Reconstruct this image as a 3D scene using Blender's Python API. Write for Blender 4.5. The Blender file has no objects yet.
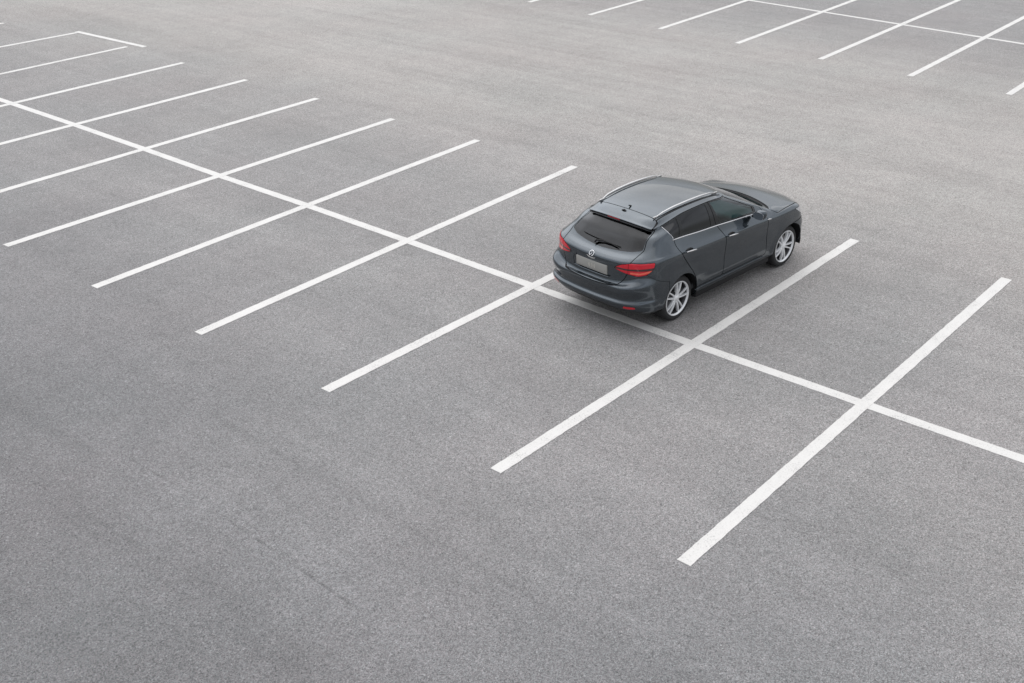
import bpy, bmesh, math, random
import numpy as np
from mathutils import Vector, Matrix
random.seed(7); RNG = np.random.default_rng(7)
R = math.radians
SC = bpy.context.scene
COL = SC.collection

# ------------------------------------------------------------------ helpers
def mat(name, base=(.5, .5, .5), rough=.5, metal=0.0, coat=0.0, coat_rough=.03, **kw):
    m = bpy.data.materials.new(name); m.use_nodes = True
    b = m.node_tree.nodes['Principled BSDF']
    b.inputs['Base Color'].default_value = (*base, 1)
    b.inputs['Roughness'].default_value = rough
    b.inputs['Metallic'].default_value = metal
    b.inputs['Coat Weight'].default_value = coat
    b.inputs['Coat Roughness'].default_value = coat_rough
    for k, v in kw.items():
        b.inputs[k.replace('_', ' ')].default_value = v
    return m

def nd(m, kind, **kw):
    n = m.node_tree.nodes.new(kind)
    for k, v in kw.items(): setattr(n, k, v)
    return n

def lk(m, a, b): m.node_tree.links.new(a, b)

def obj(name, V, F, mats, parent=None, loop_normals=None, face_mats=None, smooth=True):
    me = bpy.data.meshes.new(name)
    me.from_pydata([tuple(v) for v in V], [], [tuple(f) for f in F])
    if not isinstance(mats, (list, tuple)): mats = [mats]
    for m in mats: me.materials.append(m)
    if face_mats is not None: me.polygons.foreach_set('material_index', list(face_mats))
    me.polygons.foreach_set('use_smooth', [bool(smooth)] * len(me.polygons))
    me.update()
    if loop_normals is not None: me.normals_split_custom_set(loop_normals)
    o = bpy.data.objects.new(name, me); COL.objects.link(o)
    if parent is not None: o.parent = parent
    return o

def from_bm(name, bm, mats, parent=None, smooth_angle=35):
    bmesh.ops.recalc_face_normals(bm, faces=bm.faces)
    me = bpy.data.meshes.new(name); bm.to_mesh(me); bm.free()
    if not isinstance(mats, (list, tuple)): mats = [mats]
    for m in mats: me.materials.append(m)
    me.polygons.foreach_set('use_smooth', [True] * len(me.polygons))
    me.set_sharp_from_angle(angle=R(smooth_angle))
    o = bpy.data.objects.new(name, me); COL.objects.link(o)
    if parent is not None: o.parent = parent
    return o

def tag(o, label=None, cat=None, group=None, kind=None):
    if label: o['label'] = label
    if cat: o['category'] = cat
    if group: o['group'] = group
    if kind: o['kind'] = kind
    return o

def empty(name, loc, rz=0.0):
    o = bpy.data.objects.new(name, None); COL.objects.link(o)
    o.location = loc; o.rotation_euler = (0, 0, rz); o.empty_display_size = .3
    return o

def bm_box(bm, x0, x1, y0, y1, z0, z1, bevel=0.0, seg=2, M=None, mi=0):
    vs = [bm.verts.new((x, y, z)) for x in (x0, x1) for y in (y0, y1) for z in (z0, z1)]
    q = [(0, 1, 3, 2), (4, 6, 7, 5), (0, 4, 5, 1), (2, 3, 7, 6), (0, 2, 6, 4), (1, 5, 7, 3)]
    fs = [bm.faces.new([vs[i] for i in f]) for f in q]
    for f in fs: f.material_index = mi
    if bevel > 0:
        es = list({e for f in fs for e in f.edges})
        r = bmesh.ops.bevel(bm, geom=es, offset=bevel, segments=seg, profile=.5, affect='EDGES')
        vs = list({v for f in r['faces'] for v in f.verts} | {v for v in vs if v.is_valid})
    if M is not None:
        bmesh.ops.transform(bm, matrix=M, verts=[v for v in vs if v.is_valid])
    return vs

def bm_lathe(bm, prof, n=48, axis='y', M=None, closed=False, mi=0):
    """prof: list of (radius, along-axis). Spins about the axis."""
    rings = []
    for (r, a) in prof:
        ring = []
        for i in range(n):
            t = 2 * math.pi * i / n
            p = (r * math.cos(t), a, r * math.sin(t)) if axis == 'y' else (r * math.cos(t), r * math.sin(t), a)
            ring.append(bm.verts.new(M @ Vector(p) if M is not None else p))
        rings.append(ring)
    m = len(rings)
    for k in range(m if closed else m - 1):
        a, b = rings[k], rings[(k + 1) % m]
        for i in range(n):
            f = bm.faces.new((a[i], a[(i + 1) % n], b[(i + 1) % n], b[i])); f.material_index = mi
    return rings

def bm_sweep(bm, path, rad, n=10, flat=1.0, cap=True, mi=0):
    """tube along a path; rad may be list of (rw, rh)."""
    P = [Vector(p) for p in path]; rings = []
    for i, p in enumerate(P):
        t = (P[min(i + 1, len(P) - 1)] - P[max(i - 1, 0)]).normalized()
        up = Vector((0, 0, 1)) if abs(t.z) < .95 else Vector((1, 0, 0))
        s = t.cross(up).normalized(); u = s.cross(t).normalized()
        r = rad[i] if isinstance(rad, list) else rad
        rw, rh = r if isinstance(r, tuple) else (r, r * flat)
        rings.append([bm.verts.new(p + s * (rw * math.cos(2 * math.pi * k / n)) + u * (rh * math.sin(2 * math.pi * k / n))) for k in range(n)])
    for a, b in zip(rings, rings[1:]):
        for k in range(n):
            f = bm.faces.new((a[k], a[(k + 1) % n], b[(k + 1) % n], b[k])); f.material_index = mi
    if cap:
        for rg in (rings[0], rings[-1]):
            f = bm.faces.new(rg); f.material_index = mi

# ------------------------------------------------------------------ materials
def mat_paint():
    m = mat('car_paint', (.056, .069, .081), .24, .9, 1.0, .06, Coat_IOR=1.52)
    b = m.node_tree.nodes['Principled BSDF']
    b.inputs['Specular Tint'].default_value = (.46, .48, .50, 1)
    tc = nd(m, 'ShaderNodeTexCoord')
    fl = nd(m, 'ShaderNodeTexNoise'); fl.inputs['Scale'].default_value = 900; fl.inputs['Detail'].default_value = 1
    lk(m, tc.outputs['Object'], fl.inputs['Vector'])
    bp = nd(m, 'ShaderNodeBump'); bp.inputs['Strength'].default_value = .06; bp.inputs['Distance'].default_value = .001
    lk(m, fl.outputs['Fac'], bp.inputs['Height']); lk(m, bp.outputs['Normal'], b.inputs['Normal'])
    # thin film of dust
    du = nd(m, 'ShaderNodeTexNoise'); du.inputs['Scale'].default_value = 5; du.inputs['Detail'].default_value = 6
    lk(m, tc.outputs['Object'], du.inputs['Vector'])
    mr = nd(m, 'ShaderNodeMapRange'); mr.inputs['From Min'].default_value = .3; mr.inputs['From Max'].default_value = .75
    mr.inputs['To Min'].default_value = .04; mr.inputs['To Max'].default_value = .09
    lk(m, du.outputs['Fac'], mr.inputs['Value']); lk(m, mr.outputs['Result'], b.inputs['Coat Roughness'])
    return m

def mat_glass(name, tint, alpha_t, rough=.01):
    """tinted pane: fresnel reflection over a tinted see-through"""
    m = bpy.data.materials.new(name); m.use_nodes = True
    nt = m.node_tree; nt.nodes.remove(nt.nodes['Principled BSDF'])
    out = nt.nodes['Material Output']
    tr = nd(m, 'ShaderNodeBsdfTransparent'); tr.inputs['Color'].default_value = (*[c * alpha_t for c in tint], 1)
    gl = nd(m, 'ShaderNodeBsdfGlossy'); gl.inputs['Roughness'].default_value = rough
    gl.inputs['Color'].default_value = (.95, .97, 1, 1)
    fr = nd(m, 'ShaderNodeFresnel'); fr.inputs['IOR'].default_value = 1.5
    mx = nd(m, 'ShaderNodeMixShader')
    lk(m, fr.outputs['Fac'], mx.inputs['Fac']); lk(m, tr.outputs[0], mx.inputs[1]); lk(m, gl.outputs[0], mx.inputs[2])
    lk(m, mx.outputs[0], out.inputs['Surface'])
    return m

M_PAINT = mat_paint()
M_TRIM = mat('interior_trim', (.025, .026, .028), .8)
M_SEAL = mat('rubber_seal', (.006, .006, .007), .7)
M_GLOSSBLACK = mat('gloss_black', (.008, .009, .010), .30, 0, .12, Specular_IOR_Level=.3)
M_PLASTIC = mat('dark_plastic', (.018, .019, .020), .5)
M_CHROME = mat('chrome', (.78, .78, .79), .14, 1.0)
M_ALU = mat('satin_aluminium', (.50, .50, .50), .38, 1.0)
M_RIM = mat('alloy_silver', (.84, .85, .86), .38, .35, .6)
M_RIMDARK = mat('alloy_barrel', (.08, .08, .085), .45, .7)
M_TYRE = mat('tyre_rubber', (.017, .017, .018), .75)
M_DISC = mat('brake_disc', (.25, .25, .26), .35, 1.0)
M_GLASS_DARK = mat_glass('privacy_glass', (.55, .75, .82), .05)
M_GLASS = mat_glass('green_tint_glass', (.58, .92, .90), .74)
M_GLASS_REAR = mat_glass('rear_glass', (.6, .78, .85), .06)
M_RED = mat('red_lens', (.62, .010, .026), .2, 0, .45)
M_RED_DARK = mat('dark_red_lens', (.06, .002, .005), .12, 0, 1.0)
M_RED_BRIGHT = mat('bright_red_lens', (.88, .13, .08), .15, 0, 1.0)
M_CLEAR = mat('lamp_clear', (.50, .52, .54), .12, .5, 1.0)
M_SEAT = mat('seat_fabric', (.07, .074, .078), .9)
M_DASH = mat('dash_plastic', (.03, .032, .034), .65)
M_PLATE = mat('plate_plastic', (.34, .335, .315), .4, 0, .3)
M_PLATE_INK = mat('plate_faded_print', (.56, .54, .49), .5)

# ------------------------------------------------------------------ body surface
# Rings run from the tail centre (column 0) round the right flank to the nose centre (column 17).
# (x forward from the rear axle, y half width, z up)
def ring(s): return np.array([[float(a) for a in t.split(',')] for t in s.split()])
R0 = ring('-.78,0,.27 -.77,.3,.27 -.74,.52,.27 -.66,.68,.27 -.53,.78,.27 -.3,.81,.27 0,.80,.25 .4,.80,.235 .8,.80,.235 1.3,.80,.235 1.8,.80,.235 2.2,.80,.25 2.6,.80,.28 2.92,.79,.28 3.08,.67,.25 3.24,.47,.22 3.30,.24,.22 3.32,0,.22')
R1 = ring('-.90,0,.35 -.89,.3,.35 -.85,.555,.35 -.765,.74,.35 -.59,.845,.345 -.32,.865,.32 0,.862,.31 .4,.855,.30 .8,.855,.295 1.3,.855,.295 1.8,.855,.30 2.2,.868,.31 2.6,.875,.33 2.94,.845,.33 3.11,.70,.30 3.30,.48,.29 3.37,.25,.29 3.39,0,.29')
R2 = ring('-.948,0,.445 -.938,.3,.447 -.900,.57,.452 -.805,.748,.465 -.605,.855,.475 -.34,.885,.43 0,.885,.40 .4,.872,.37 .8,.872,.365 1.3,.872,.365 1.8,.872,.37 2.2,.882,.38 2.6,.892,.42 2.95,.862,.43 3.14,.72,.42 3.32,.49,.44 3.39,.25,.44 3.41,0,.44')
R3 = ring('-.950,0,.662 -.940,.3,.664 -.912,.565,.672 -.832,.738,.705 -.625,.852,.715 -.36,.895,.66 0,.90,.60 .4,.893,.57 .8,.890,.56 1.3,.890,.56 1.8,.892,.565 2.2,.897,.58 2.6,.902,.62 2.95,.868,.62 3.14,.72,.60 3.31,.49,.58 3.38,.25,.57 3.40,0,.57')
R3b = ring('-.888,0,.685 -.878,.3,.688 -.835,.53,.725 -.752,.705,.79 -.585,.842,.80 -.345,.893,.80 0,.902,.78 .4,.897,.76 .8,.893,.75 1.3,.893,.74 1.8,.895,.735 2.2,.898,.735 2.6,.899,.74 2.94,.845,.72 3.12,.70,.69 3.28,.48,.675 3.36,.25,.665 3.38,0,.66')
R2b = ring('-.918,0,.475 -.908,.3,.477 -.872,.555,.482 -.785,.728,.495 -.595,.845,.505')
R2b = np.vstack([R2b, R2[5:] * .6 + R3[5:] * .4])
R3a = R3 + [.0, 0, -.035]; R3a[:5, 0] -= .004; R3a[5:] = R2b[5:] * .2 + R3[5:] * .8
R4 = ring('-.865,0,.985 -.855,.3,.99 -.815,.53,1.0 -.725,.70,1.015 -.565,.808,1.025 -.32,.870,1.025 0,.893,1.01 .4,.896,.99 .8,.895,.975 1.3,.892,.955 1.8,.886,.93 2.2,.880,.91 2.6,.866,.90 2.92,.805,.87 3.08,.67,.83 3.23,.46,.80 3.31,.24,.785 3.34,0,.78')
R5 = ring('-.83,0,1.005 -.82,.3,1.01 -.78,.52,1.022 -.695,.68,1.04 -.54,.782,1.050 -.30,.845,1.052 0,.866,1.036 .4,.869,1.016 .8,.869,1.001 1.3,.867,.981 1.8,.862,.960 2.17,.842,.945 2.45,.765,.965 2.64,.63,.958 2.76,.48,.955 2.84,.32,.955 2.88,.16,.955 2.89,0,.955')
R6 = ring('-.73,0,1.045 -.71,.3,1.052 -.66,.50,1.075 -.575,.635,1.11 -.44,.71,1.15 -.25,.765,1.175 .05,.795,1.17 .4,.81,1.15 .8,.818,1.13 1.3,.818,1.09 1.75,.80,1.05 2.07,.745,1.025 2.16,.635,1.02 2.205,.49,1.03 2.235,.35,1.037 2.255,.22,1.042 2.265,.11,1.045 2.268,0,1.046')
R8b = ring('-.378,0,1.338 -.373,.25,1.334 -.357,.405,1.322 -.328,.515,1.303 -.237,.585,1.312 -.06,.615,1.345 .20,.624,1.385 .5,.628,1.400 .75,.628,1.402 .98,.622,1.394 1.17,.602,1.375 1.29,.55,1.372 1.33,.46,1.385 1.35,.37,1.395 1.365,.265,1.402 1.375,.175,1.406 1.38,.09,1.408 1.382,0,1.409')
R8 = ring('-.415,0,1.363 -.408,.25,1.358 -.386,.42,1.344 -.345,.535,1.326 -.215,.568,1.342 -.04,.582,1.378 .2,.588,1.419 .5,.592,1.435 .75,.592,1.437 .96,.585,1.425 1.13,.566,1.404 1.23,.52,1.400 1.27,.445,1.409 1.29,.36,1.417 1.305,.26,1.424 1.315,.17,1.428 1.32,.085,1.430 1.322,0,1.431')
ZT = np.array([(-.43, 1.358), (-.24, 1.429), (-.1, 1.456), (.1, 1.481), (.35, 1.496), (.6, 1.499), (.9, 1.489), (1.12, 1.467), (1.34, 1.430)])

def hermite(P, k, x):
    """non-uniform Catmull-Rom through P (n,d) at knots k, evaluated at x"""
    P = np.asarray(P, float); k = np.asarray(k, float)
    h = np.diff(k); d = np.diff(P, axis=0) / h[:, None]
    m = np.empty_like(P); m[0] = d[0]; m[-1] = d[-1]
    m[1:-1] = (d[:-1] * h[1:, None] + d[1:] * h[:-1, None]) / (h[1:] + h[:-1])[:, None]
    i = np.clip(np.searchsorted(k, x, side='right') - 1, 0, len(k) - 2)
    t = ((x - k[i]) / h[i])[:, None]; H = h[i][:, None]
    return ((2*t**3 - 3*t**2 + 1) * P[i] + (t**3 - 2*t**2 + t) * H * m[i]
            + (-2*t**3 + 3*t**2) * P[i + 1] + (t**3 - t**2) * H * m[i + 1])

def zt(x): return hermite(ZT[:, 1:], ZT[:, 0], np.atleast_1d(np.clip(x, -.43, 1.4)))[:, 0]
XY9 = ring('-.25,0 -.24,.25 -.21,.39 -.15,.455 -.05,.475 .1,.482 .25,.487 .5,.492 .75,.494 .95,.49 1.07,.474 1.14,.44 1.175,.38 1.195,.31 1.208,.22 1.217,.145 1.222,.07 1.224,0')
R9 = np.column_stack([XY9, zt(XY9[:, 0]) - .10 * XY9[:, 1]**2])
xs = .5 + (XY9[:, 0] - .5) * .55
R11 = np.column_stack([xs, 0 * xs, zt(xs)])
X10 = (R9[:, 0] + xs) / 2; Y10 = R9[:, 1] * .55
R8c = R8 * .84 + R9 * .16
R10 = np.column_stack([X10, Y10, zt(X10) - .10 * Y10**2])
ysc = np.interp(np.arange(18), [4, 5, 6], [1.0, .978, .955])
for r_ in (R0, R1, R2, R2b, R3a, R3, R3b, R4, R5): r_[:, 1] *= ysc
R6[:, 1] *= np.interp(np.arange(18), [4, 5, 6, 10, 12], [.99, .96, .935, .94, 1])
R7 = R6 * .47 + R8b * .53
cen = np.array([.6, 0, 0])
bul = np.full(18, .016); bul[0:4] = .012; bul[11:] = .01
dirn = np.column_stack([np.where(np.arange(18) < 4, -1, np.where(np.arange(18) > 11, 1, 0)) * 1.0,
                        np.where((np.arange(18) > 2) & (np.arange(18) < 13), 1.0, 0.0), np.full(18, .5)])
dirn /= np.linalg.norm(dirn, axis=1)[:, None]
R7 = R7 + dirn * bul[:, None]; R7[0, 1] = 0; R7[17, 1] = 0
RINGS = [R0, R1, R2, R2b, R3a, R3, R3b, R4, R5, R6, R7, R8b, R8, R8c, R9, R10, R11]
XR, XF, WZ, WR = -.022, 2.575, .325, .322

def build_surface():
    ch = np.mean([np.linalg.norm(np.diff(r, axis=0), axis=1) for r in RINGS[1:13]], axis=0)
    ku = np.concatenate([[-ch[0]], [0], np.cumsum(ch), [np.sum(ch) + ch[-1]]])
    us = []; ud = []
    for i in range(17):
        n = max(3, int(round(ch[i] / .0155)))
        tt = np.arange(n) / n
        us += list(ku[i + 1] + tt * ch[i]); ud += list(i + tt)
    us.append(ku[-2]); ud.append(17.0)
    us = np.array(us); ud = np.array(ud)
    dense = []
    for r in RINGS:
        g0 = r[1] * [1, -1, 1]; g1 = r[16] * [1, -1, 1]
        d = hermite(np.vstack([g0, r, g1]), ku, us); d[0, 1] = 0; d[-1, 1] = 0
        dense.append(d)
    D = np.array(dense)                       # rings, nu, 3
    seg = [7, 8, 5, 11, 5, 7, 17, 7, 12, 16, 13, 6, 4, 8, 20, 20]
    out = np.empty((sum(seg) + 1, len(us), 3)); vd = []
    for k, n in enumerate(seg): vd += [k + j / n for j in range(n)]
    vd.append(16.0); vd = np.array(vd)
    fl = np.floor(np.minimum(vd, 15.999)).astype(int); fr = vd - fl
    for j in range(len(us)):
        P = D[:, j]; l = np.maximum(np.linalg.norm(np.diff(P, axis=0), axis=1), 1e-4) ** .75
        kv = np.concatenate([[0], np.cumsum(l)])
        out[:, j] = hermite(P, kv, kv[fl] + fr * l[fl])
    # flared lips round the wheel openings
    X, Y, Z = out[..., 0], out[..., 1], out[..., 2]
    for xw in (XR, XF):
        d = np.hypot(X - xw, Z - WZ)
        s = np.clip((.49 - d) / .12, 0, 1); s = s * s * (3 - 2 * s)
        side = np.clip((Y - .77) / .05, 0, 1)
        Y += .010 * s * side
    # gently scooped lower doors and a soft swage above the sill
    m = np.clip((X - .30) / .75, 0, 1) * np.clip((2.15 - X) / .45, 0, 1); m = m * m * (3 - 2 * m) * (Y > .6)
    Y -= .014 * m * np.exp(-((Z - .64) / .10)**2)
    Y += .008 * m * np.exp(-((Z - .47) / .06)**2)
    out[..., 1] = np.maximum(Y, 0)
    dv = np.gradient(out, axis=0); du = np.gradient(out, axis=1)
    N = np.cross(du, dv); N *= -1
    N[:, 0, 1] = 0; N[:, -1, 1] = 0
    L = np.linalg.norm(N, axis=2, keepdims=True); N = N / np.maximum(L, 1e-12)
    sg = np.sign(N[len(N) // 3, N.shape[1] // 2, 1])
    xr, yr = out[..., 0], out[..., 1]
    zx = (zt((xr + .01).ravel()) - zt((xr - .01).ravel())).reshape(xr.shape) / .02
    Nr = np.stack([-zx, .2 * yr, np.ones_like(xr)], -1); Nr /= np.linalg.norm(Nr, axis=2, keepdims=True)
    wgt = np.clip((vd - 13.7) / 1.0, 0, 1)[:, None, None]
    N = N * sg * (1 - wgt) + Nr * wgt; N /= np.maximum(np.linalg.norm(N, axis=2, keepdims=True), 1e-9)
    return out, N, ud, vd

def half_mesh():
    P, N, ud, vd = build_surface()
    nv, nu = P.shape[:2]
    # right flank is y < 0 in the car frame
    P = P * [1, -1, 1]; N = N * [1, -1, 1]
    vd = np.where(vd <= 2, vd, np.where(vd <= 5, 2 + (vd - 2) / 3, np.where(vd <= 12, vd - 2, np.where(vd <= 14, 10 + (vd - 12) / 2, vd - 3))))
    UV = np.stack(np.meshgrid(ud, vd), -1)
    A = np.concatenate([P, N, UV], -1).reshape(-1, 8)
    F = []
    for i in range(nv - 1):
        for j in range(nu - 1):
            a = i * nu + j
            F.append((a, a + 1, a + nu + 1, a + nu))
    return A, F

def used(A, F):
    ids = sorted({i for f in F for i in f}); mp = {a: b for b, a in enumerate(ids)}
    return A[ids], [tuple(mp[i] for i in f) for f in F]

def split(mesh, fun):
    """cut a mesh along fun = 0; returns (fun < 0 side, fun >= 0 side)"""
    A, F = mesh
    if len(F) == 0: return (A, []), (A, [])
    f = fun(A); f = np.where(np.abs(f) < 1e-7, 1e-7, f)
    neg, pos = [], []; extra = []; cache = {}; n0 = len(A); s = f < 0
    for face in F:
        c = sum(bool(s[i]) for i in face)
        if c == len(face): neg.append(face); continue
        if c == 0: pos.append(face); continue
        a, b = [], []
        for k, i in enumerate(face):
            j = face[(k + 1) % len(face)]
            (a if s[i] else b).append(i)
            if s[i] != s[j]:
                key = (min(i, j), max(i, j))
                if key not in cache:
                    t = f[key[0]] / (f[key[0]] - f[key[1]])
                    extra.append(A[key[0]] * (1 - t) + A[key[1]] * t); cache[key] = n0 + len(extra) - 1
                a.append(cache[key]); b.append(cache[key])
        neg.append(tuple(a)); pos.append(tuple(b))
    if extra: A = np.vstack([A, np.array(extra)])
    A = A.copy(); A[:, 3:6] /= np.maximum(np.linalg.norm(A[:, 3:6], axis=1, keepdims=True), 1e-9)
    return used(A, neg), used(A, pos)

def sdf(p, poly):
    """signed distance to polygon, negative inside"""
    p = np.asarray(p); q = np.asarray(poly, float); n = len(q)
    d = np.full(len(p), 1e9); ins = np.zeros(len(p), bool)
    for i in range(n):
        a, b = q[i], q[(i + 1) % n]; e = b - a; w = p - a
        t = np.clip((w @ e) / max(e @ e, 1e-12), 0, 1)
        d = np.minimum(d, np.linalg.norm(w - t[:, None] * e, axis=1))
        c = ((a[1] > p[:, 1]) != (b[1] > p[:, 1]))
        with np.errstate(divide='ignore', invalid='ignore'):
            xx = (b[0] - a[0]) * (p[:, 1] - a[1]) / (b[1] - a[1]) + a[0]
        ins ^= c & (p[:, 0] < xx)
    return np.where(ins, -d, d)

def rounded(poly, r=.03, n=5):
    """round polygon corners; a vertex may carry its own radius as third value"""
    out = []; m = len(poly)
    for i in range(m):
        p = np.array(poly[i][:2], float); rr = poly[i][2] if len(poly[i]) > 2 else r
        a = np.array(poly[i - 1][:2], float); b = np.array(poly[(i + 1) % m][:2], float)
        la, lb = np.linalg.norm(a - p), np.linalg.norm(b - p)
        ra, rb = min(rr, la * .45), min(rr, lb * .45)
        s, e = p + (a - p) / la * ra, p + (b - p) / lb * rb
        if rr <= 0: out.append(p); continue
        for k in range(n + 1):
            t = k / n; out.append((1 - t)**2 * s + 2 * t * (1 - t) * p + t * t * e)
    return np.array(out)

def offset(mesh, d):
    A, F = mesh; A = A.copy(); A[:, :3] += A[:, 3:6] * d
    return A, F

def mirror(mesh):
    A, F = mesh; A = A.copy(); A[:, 1] *= -1; A[:, 4] *= -1
    return A, [tuple(reversed(f)) for f in F]

def join(*ms):
    ms = [m for m in ms if len(m[1])]
    As, Fs, n = [], [], 0
    for A, F in ms:
        As.append(A); Fs += [tuple(i + n for i in f) for f in F]; n += len(A)
    return np.vstack(As), Fs

def both(mesh): return join(mesh, mirror(mesh))

def sheet(name, mesh, mats, parent, thick=0.0, edge_mat=0, inner_mat=1, extra=None):
    """panel from a cut mesh with smooth surface normals, a rim and an inner skin; extra = [(mesh, slot)]"""
    A, F = mesh; V = [A[:, :3]]; Fo = list(F); fm = [0] * len(F)
    LN = [A[i, 3:6] for f in F for i in f]; n = len(A)
    # winding to agree with normals
    f0 = F[len(F) // 2]; p = A[list(f0), :3]; nn = np.cross(p[1] - p[0], p[2] - p[0])
    flip = np.dot(nn, A[f0[0], 3:6]) < 0
    if flip:
        Fo = [tuple(reversed(f)) for f in F]; LN = [A[i, 3:6] for f in Fo for i in f]
    if thick > 0:
        base = list(Fo)
        B = A[:, :3] - A[:, 3:6] * thick
        V.append(B)
        cnt = {}
        for f in base:
            for k in range(len(f)):
                a, b = f[k], f[(k + 1) % len(f)]
                cnt[(a, b)] = cnt.get((a, b), 0) + 1
        keyof = {}
        rounded_pos = [tuple(np.round(A[i, :3], 5)) for i in range(len(A))]
        pc = {}
        for (a, b) in cnt:
            kk = (rounded_pos[a], rounded_pos[b]); pc[kk] = 1
        for f in base:
            g = tuple(i + n for i in reversed(f)); Fo.append(g); fm.append(inner_mat)
            LN += [-A[i - n, 3:6] for i in g]
        for (a, b) in list(cnt):
            if (rounded_pos[b], rounded_pos[a]) in pc: continue
            g = (b, a, a + n, b + n)
            q0, q1, q2 = A[b, :3], A[a, :3], B[a]
            c = np.cross(q1 - q0, q2 - q0); l = np.linalg.norm(c)
            if l < 1e-12: continue
            Fo.append(g); fm.append(edge_mat); LN += [c / l] * 4
        n += len(B)
    for (A2, F2), slot in (extra or []):
        if not len(F2): continue
        V.append(A2[:, :3])
        f0 = F2[len(F2) // 2]; p = A2[list(f0), :3]
        if np.dot(np.cross(p[1] - p[0], p[2] - p[0]), A2[f0[0], 3:6]) < 0: F2 = [tuple(reversed(f)) for f in F2]
        for f in F2:
            Fo.append(tuple(i + n for i in f)); fm.append(slot); LN += [A2[i, 3:6] for i in f]
        n += len(A2)
    return obj(name, np.vstack(V), Fo, mats, parent, [tuple(v) for v in LN], fm)

GAP = .0054
def cut_out(mesh, fun, gaps, g=GAP):
    """separates fun < 0 with a shut gap; the gap strip is pushed in and collected"""
    ins, rest = split(mesh, lambda A: fun(A) + g)
    strip, out = split(rest, lambda A: fun(A) - g)
    if gaps is not None and len(strip[1]): gaps.append(offset(strip, -.010))
    return ins, out

def region(A, u0, u1, v0, v1):
    return (A[:, 6] >= u0) & (A[:, 6] <= u1) & (A[:, 7] >= v0) & (A[:, 7] <= v1)

def polyfun(cols, poly, u0, u1, v0, v1):
    def f(A): return np.where(region(A, u0, u1, v0, v1), sdf(A[:, cols], poly), .5)
    return f

#@@CAR
CAR_LOC = (0.48359, 3.71961, 0.0); CAR_YAW = -0.08833
car = empty('parked_car', CAR_LOC, CAR_YAW)
tag(car, 'dark grey estate hatchback with roof rails parked alone between two white bay lines', 'car')

def pick(A, cols): return A[:, cols]
USC = .22
def uz(A): return np.column_stack([A[:, 6] * USC, A[:, 2]])

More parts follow.
